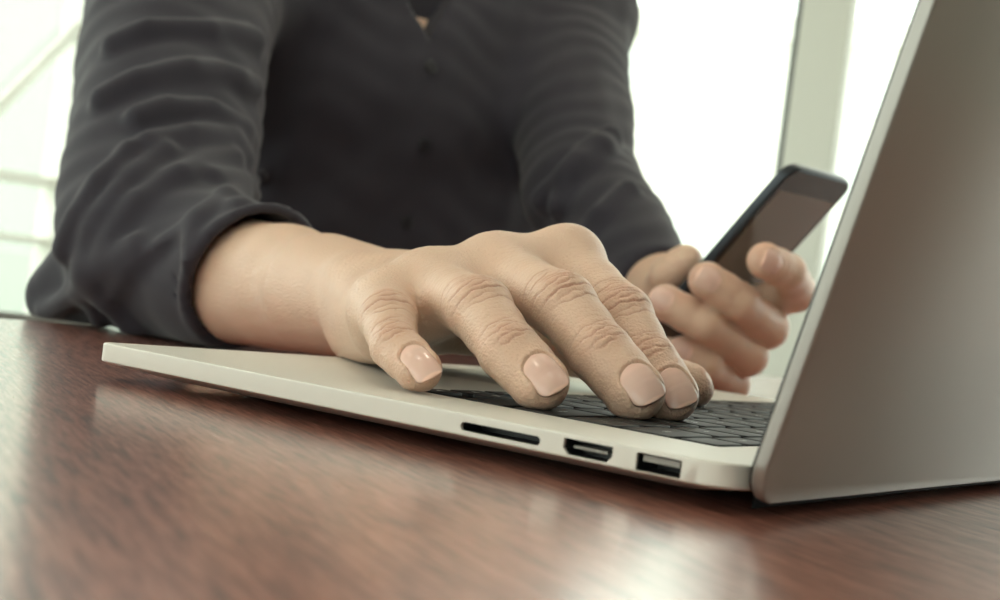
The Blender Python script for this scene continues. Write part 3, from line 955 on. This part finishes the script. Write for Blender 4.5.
def cloth_noise(p):
    a_, b_, c_ = p[:, 0], p[:, 1], p[:, 2]
    return 1.6 * np.sin(.050 * a_ + .9 * np.sin(.031 * b_ + .02 * c_)) * np.sin(.062 * c_ + .045 * b_ + 1.1 * np.sin(.04 * a_))         + .8 * np.sin(.13 * a_ + .11 * c_ + 1.5 * np.sin(.06 * b_)) * np.sin(.09 * b_ - .07 * c_)
inner_hide = None
def shirt(p):
    d = shirt0(p)
    near = np.abs(d) < 22
    if near.any():
        pp = p[near]; dd = d[near]
        for pts, r, sink in FOLDS:
            bb0 = np.min(pts, 0) - 30; bb1 = np.max(pts, 0) + 30
            m = ((pp > bb0) & (pp < bb1)).all(1)
            if not m.any(): continue
            c_ = None
            for a_, b_ in zip(pts[:-1], pts[1:]):
                k_ = cone(pp[m], a_, b_, r, r); c_ = k_ if c_ is None else np.minimum(c_, k_)
            dd[m] = smin(dd[m], c_ + sink, 7)
        dd += cloth_noise(pp) * 1.15
        d[near] = dd
    # open cuff: cut square across the forearm, hollow just inside
    ax = (p - CUFF) @ CN
    nearc = ((p - CUFF) ** 2).sum(1) < 130 ** 2
    rad = np.sqrt(np.maximum(((p - CUFF) ** 2).sum(1) - ((p - CUFF) @ fax) ** 2, 0))
    roll = np.sqrt((ax + 5) ** 2 + (rad - 35) ** 2) - 3.2
    d = np.where(nearc, smin(d, np.maximum(roll, -ax - 12), 3), d)
    d = np.where(nearc, smax(d, ax, 2), d)
    hollow = np.maximum(rad - 33, -ax - 26)
    d = np.where(nearc, smax(d, -hollow, 1.5), d)
    # left cuff
    wl = nrm(WL - EL2); axl = (p - (WL - wl * 26)) @ wl
    nl_ = ((p - WL) ** 2).sum(1) < 90 ** 2
    d = np.where(nl_, smax(d, axl, 2), d)
    # collar opening: a V down the front and the neck hole
    qn = p - NB
    hole = np.sqrt(np.maximum((qn ** 2).sum(1) - qn[:, 2] ** 2, 0)) - 62
    d = smax(d, -np.maximum(hole, 8 - qn[:, 2]), 3)
    vq = p - VP_; fr = vq @ FD; sd = vq @ SD_
    vee = np.maximum(np.abs(sd) - np.clip(vq[:, 2], 0, 200) * .6, -fr - 26)
    d = smax(d, -np.maximum(vee, -vq[:, 2]), 2)
    # rests on the table
    d = np.where(p[:, 0] < 560, smax(d, .6 - p[:, 2], 2), d)
    d = smax(d, -250 - p[:, 2], 3)
    return d
VP_ = on_shirt(430, 40)
VS, QS = surface(shirt, (225, -900, -262), (1000, -60, 450), 3.0)
shirt_o = link('shirt', np_mesh('shirt', VS, QS), M_shirt, person)
tag(shirt_o, 'dark charcoal cotton shirt with rolled sleeves')
# buttons down the front placket
M_btn = mat('button', (40, 40, 46), .3)
for k in range(5):
    o_ = VP_ + A(0, 0, -22 - 62 * k) + FD * 60
    hit = march(shirt, o_, -FD)
    nn = nrm(grad(shirt, hit[None], 2.0)[0])
    t_ = nrm(np.cross(nn, A(0, 1, 0))); w_ = np.cross(nn, t_)
    rgs = [[tuple((hit + nn * z + t_ * r * math.cos(a) + w_ * r * math.sin(a)) / 1000) for a in [2 * math.pi * i / 20 for i in range(20)]] for r, z in ((5.2, -1), (5.6, .8), (5.0, 1.7), (3.6, 1.2))]
    link('button', loft(rgs, 'button'), M_btn, shirt_o)

# ---- hair, trousers, shoes
M_hair = mat('hair', (28, 24, 22), .5); add_noise_bump(M_hair, 260, .8, .004, 3, (1, 1, .25))
def hair(p):
    d = ellip(p, HD_ - FD * 8 + A(0, 0, 32), A(100, 86, 98))
    cut_ = (p - (HD_ + FD * 62 + A(0, 0, 52))) @ nrm(FD - A(0, 0, .75))
    return smax(d + 1.5 * np.sin(p[:, 0] * .2 + p[:, 1] * .3), cut_, 6)
hv, hq = surface(hair, HD_ - 125, HD_ + 150, 5)
link('hair', np_mesh('hair', hv, hq), M_hair, person)
M_tr = mat('trouser_cloth', (38, 40, 48), .85)
KR, KL = A(430, -520, -215), A(440, -720, -215)
ARt, AL = A(470, -500, -650), A(480, -745, -650)
def trousers(p):
    d = cone(p, PEL - SD_ * 58 + A(0, 0, -15), PEL + SD_ * 58 + A(0, 0, -15), 122, 122)
    for K, An in ((KR, ARt), (KL, AL)):
        h0 = PEL + (SD_ if K is KR else -SD_) * 70 + A(0, 0, -20)
        d = smin(d, cone(p, h0, K, 84, 62), 22)
        d = smin(d, cone(p, K, An, 62, 46), 16)
    d = smax(d, -(p[:, 2] + 688), 4)
    return smax(d, p[:, 2] + 180, 6)
tv, tq = surface(trousers, (340, -900, -720), (1010, -390, -130), 9)
link('trousers', np_mesh('trousers', tv, tq), M_tr, person)
M_shoe = mat('shoe_leather', (36, 28, 24), .35)
for An in (ARt, AL):
    sh = lambda p, An=An: smax(smin(cone(p, An + A(30, 0, -48), An + A(-140, 0, -62), 40, 30), cone(p, An + A(15, 0, 0), An + A(10, 0, -50), 44, 42), 20), -740 + 1.0 - p[:, 2], 3)
    sv, sq = surface(sh, An + A(-200, -60, -100), An + A(90, 60, 60), 5)
    link('shoe', np_mesh('shoe', sv, sq), M_shoe, person)

# ---- phone in the left hand
ph_TL, ph_TR = PT(790, 164, .778), PT(862, 183, .834)
wv = nrm(ph_TR - ph_TL); lv = PT(640, 318, .826) - ph_TL; lv = nrm(lv - wv * (lv @ wv))
nv = np.cross(wv, lv); nv = nv if nv @ (CO - ph_TL) > 0 else -nv
PW, PL, PTK = 67.0, 138.0, 7.4
phone = empty('smartphone', tuple((ph_TL + wv * PW / 2 + lv * PL / 2) / 1000))
tag(phone, 'black smartphone with a glossy screen painted with its grey reflection held in the left hand', 'phone')
ctr_ = ph_TL + wv * PW / 2 + lv * PL / 2
def ph_ring(i, t, r=9.0, x0=0, x1=PW, y0=0, y1=PL):
    return [tuple((ph_TL + wv * x + lv * y + nv * t - ctr_) / 1000) for x, y in rrect(x0 + i, x1 - i, y0 + i, y1 - i, r, 8)]
M_phb = mat('phone_metal', (52, 56, 62), .3, metal=.6)
M_phg = mat('phone_glass', (16, 15, 17), .10, spec=.5)
M_phs = mat('phone_display_sheen', (112, 104, 98), .16, spec=.6)  # grey of the reflections painted into the screen colour
link('case', loft([ph_ring(1.8, -PTK / 2, 8), ph_ring(.5, -PTK / 2 + .8), ph_ring(0, -PTK / 2 + 2), ph_ring(0, PTK / 2 - 1.6), ph_ring(.5, PTK / 2 - .5), ph_ring(1.2, PTK / 2 - .1, 8)], 'case'), M_phb, phone)
link('front_glass', loft([ph_ring(1.3, PTK / 2 - .3, 8), ph_ring(1.3, PTK / 2, 8)], 'front_glass', False), M_phg, phone)
link('display', loft([ph_ring(0, PTK / 2, 1, 4.3, PW - 4.3, 16, PL - 16), ph_ring(0, PTK / 2 + .08, 1, 4.3, PW - 4.3, 16, PL - 16)], 'display', False), M_phs, phone)
for y0_, y1_ in ((30, 39), (44, 53)):
    link('side_button', loft([[tuple((ph_TL + wv * (-k_) + lv * y + nv * t - ctr_) / 1000) for y, t in rrect(y0_, y1_, -1.3, 1.3, 1.2, 4)] for k_ in (-.5, .5)], 'side_button', False), M_phb, phone)

# ------------------------------------------------------------------ the chair he sits on
M_ch = mat('chair_fabric', (96, 94, 90), .8)
ch = empty('chair', (PEL[0] / 1000, PEL[1] / 1000, FZ), math.atan2(FD[1], FD[0]))
tag(ch, 'grey upholstered chair under the man in the dark shirt', 'chair')
box('seat', (-.30, -.25, .32), (.26, .25, .36), M_ch, ch, .015)
box('backrest', (-.36, -.22, .46), (-.31, .22, .70), M_ch, ch, .015)
for sx_ in (-.2, .22):
    for sy_ in (-.21, .21):
        tube('leg', [(sx_, sy_, 0), (sx_, sy_, .33)], .014, M_black, ch)
for sy_ in (-.16, .16):
    tube('back_post', [(-.28, sy_, .34), (-.335, sy_, .60)], .012, M_black, ch)
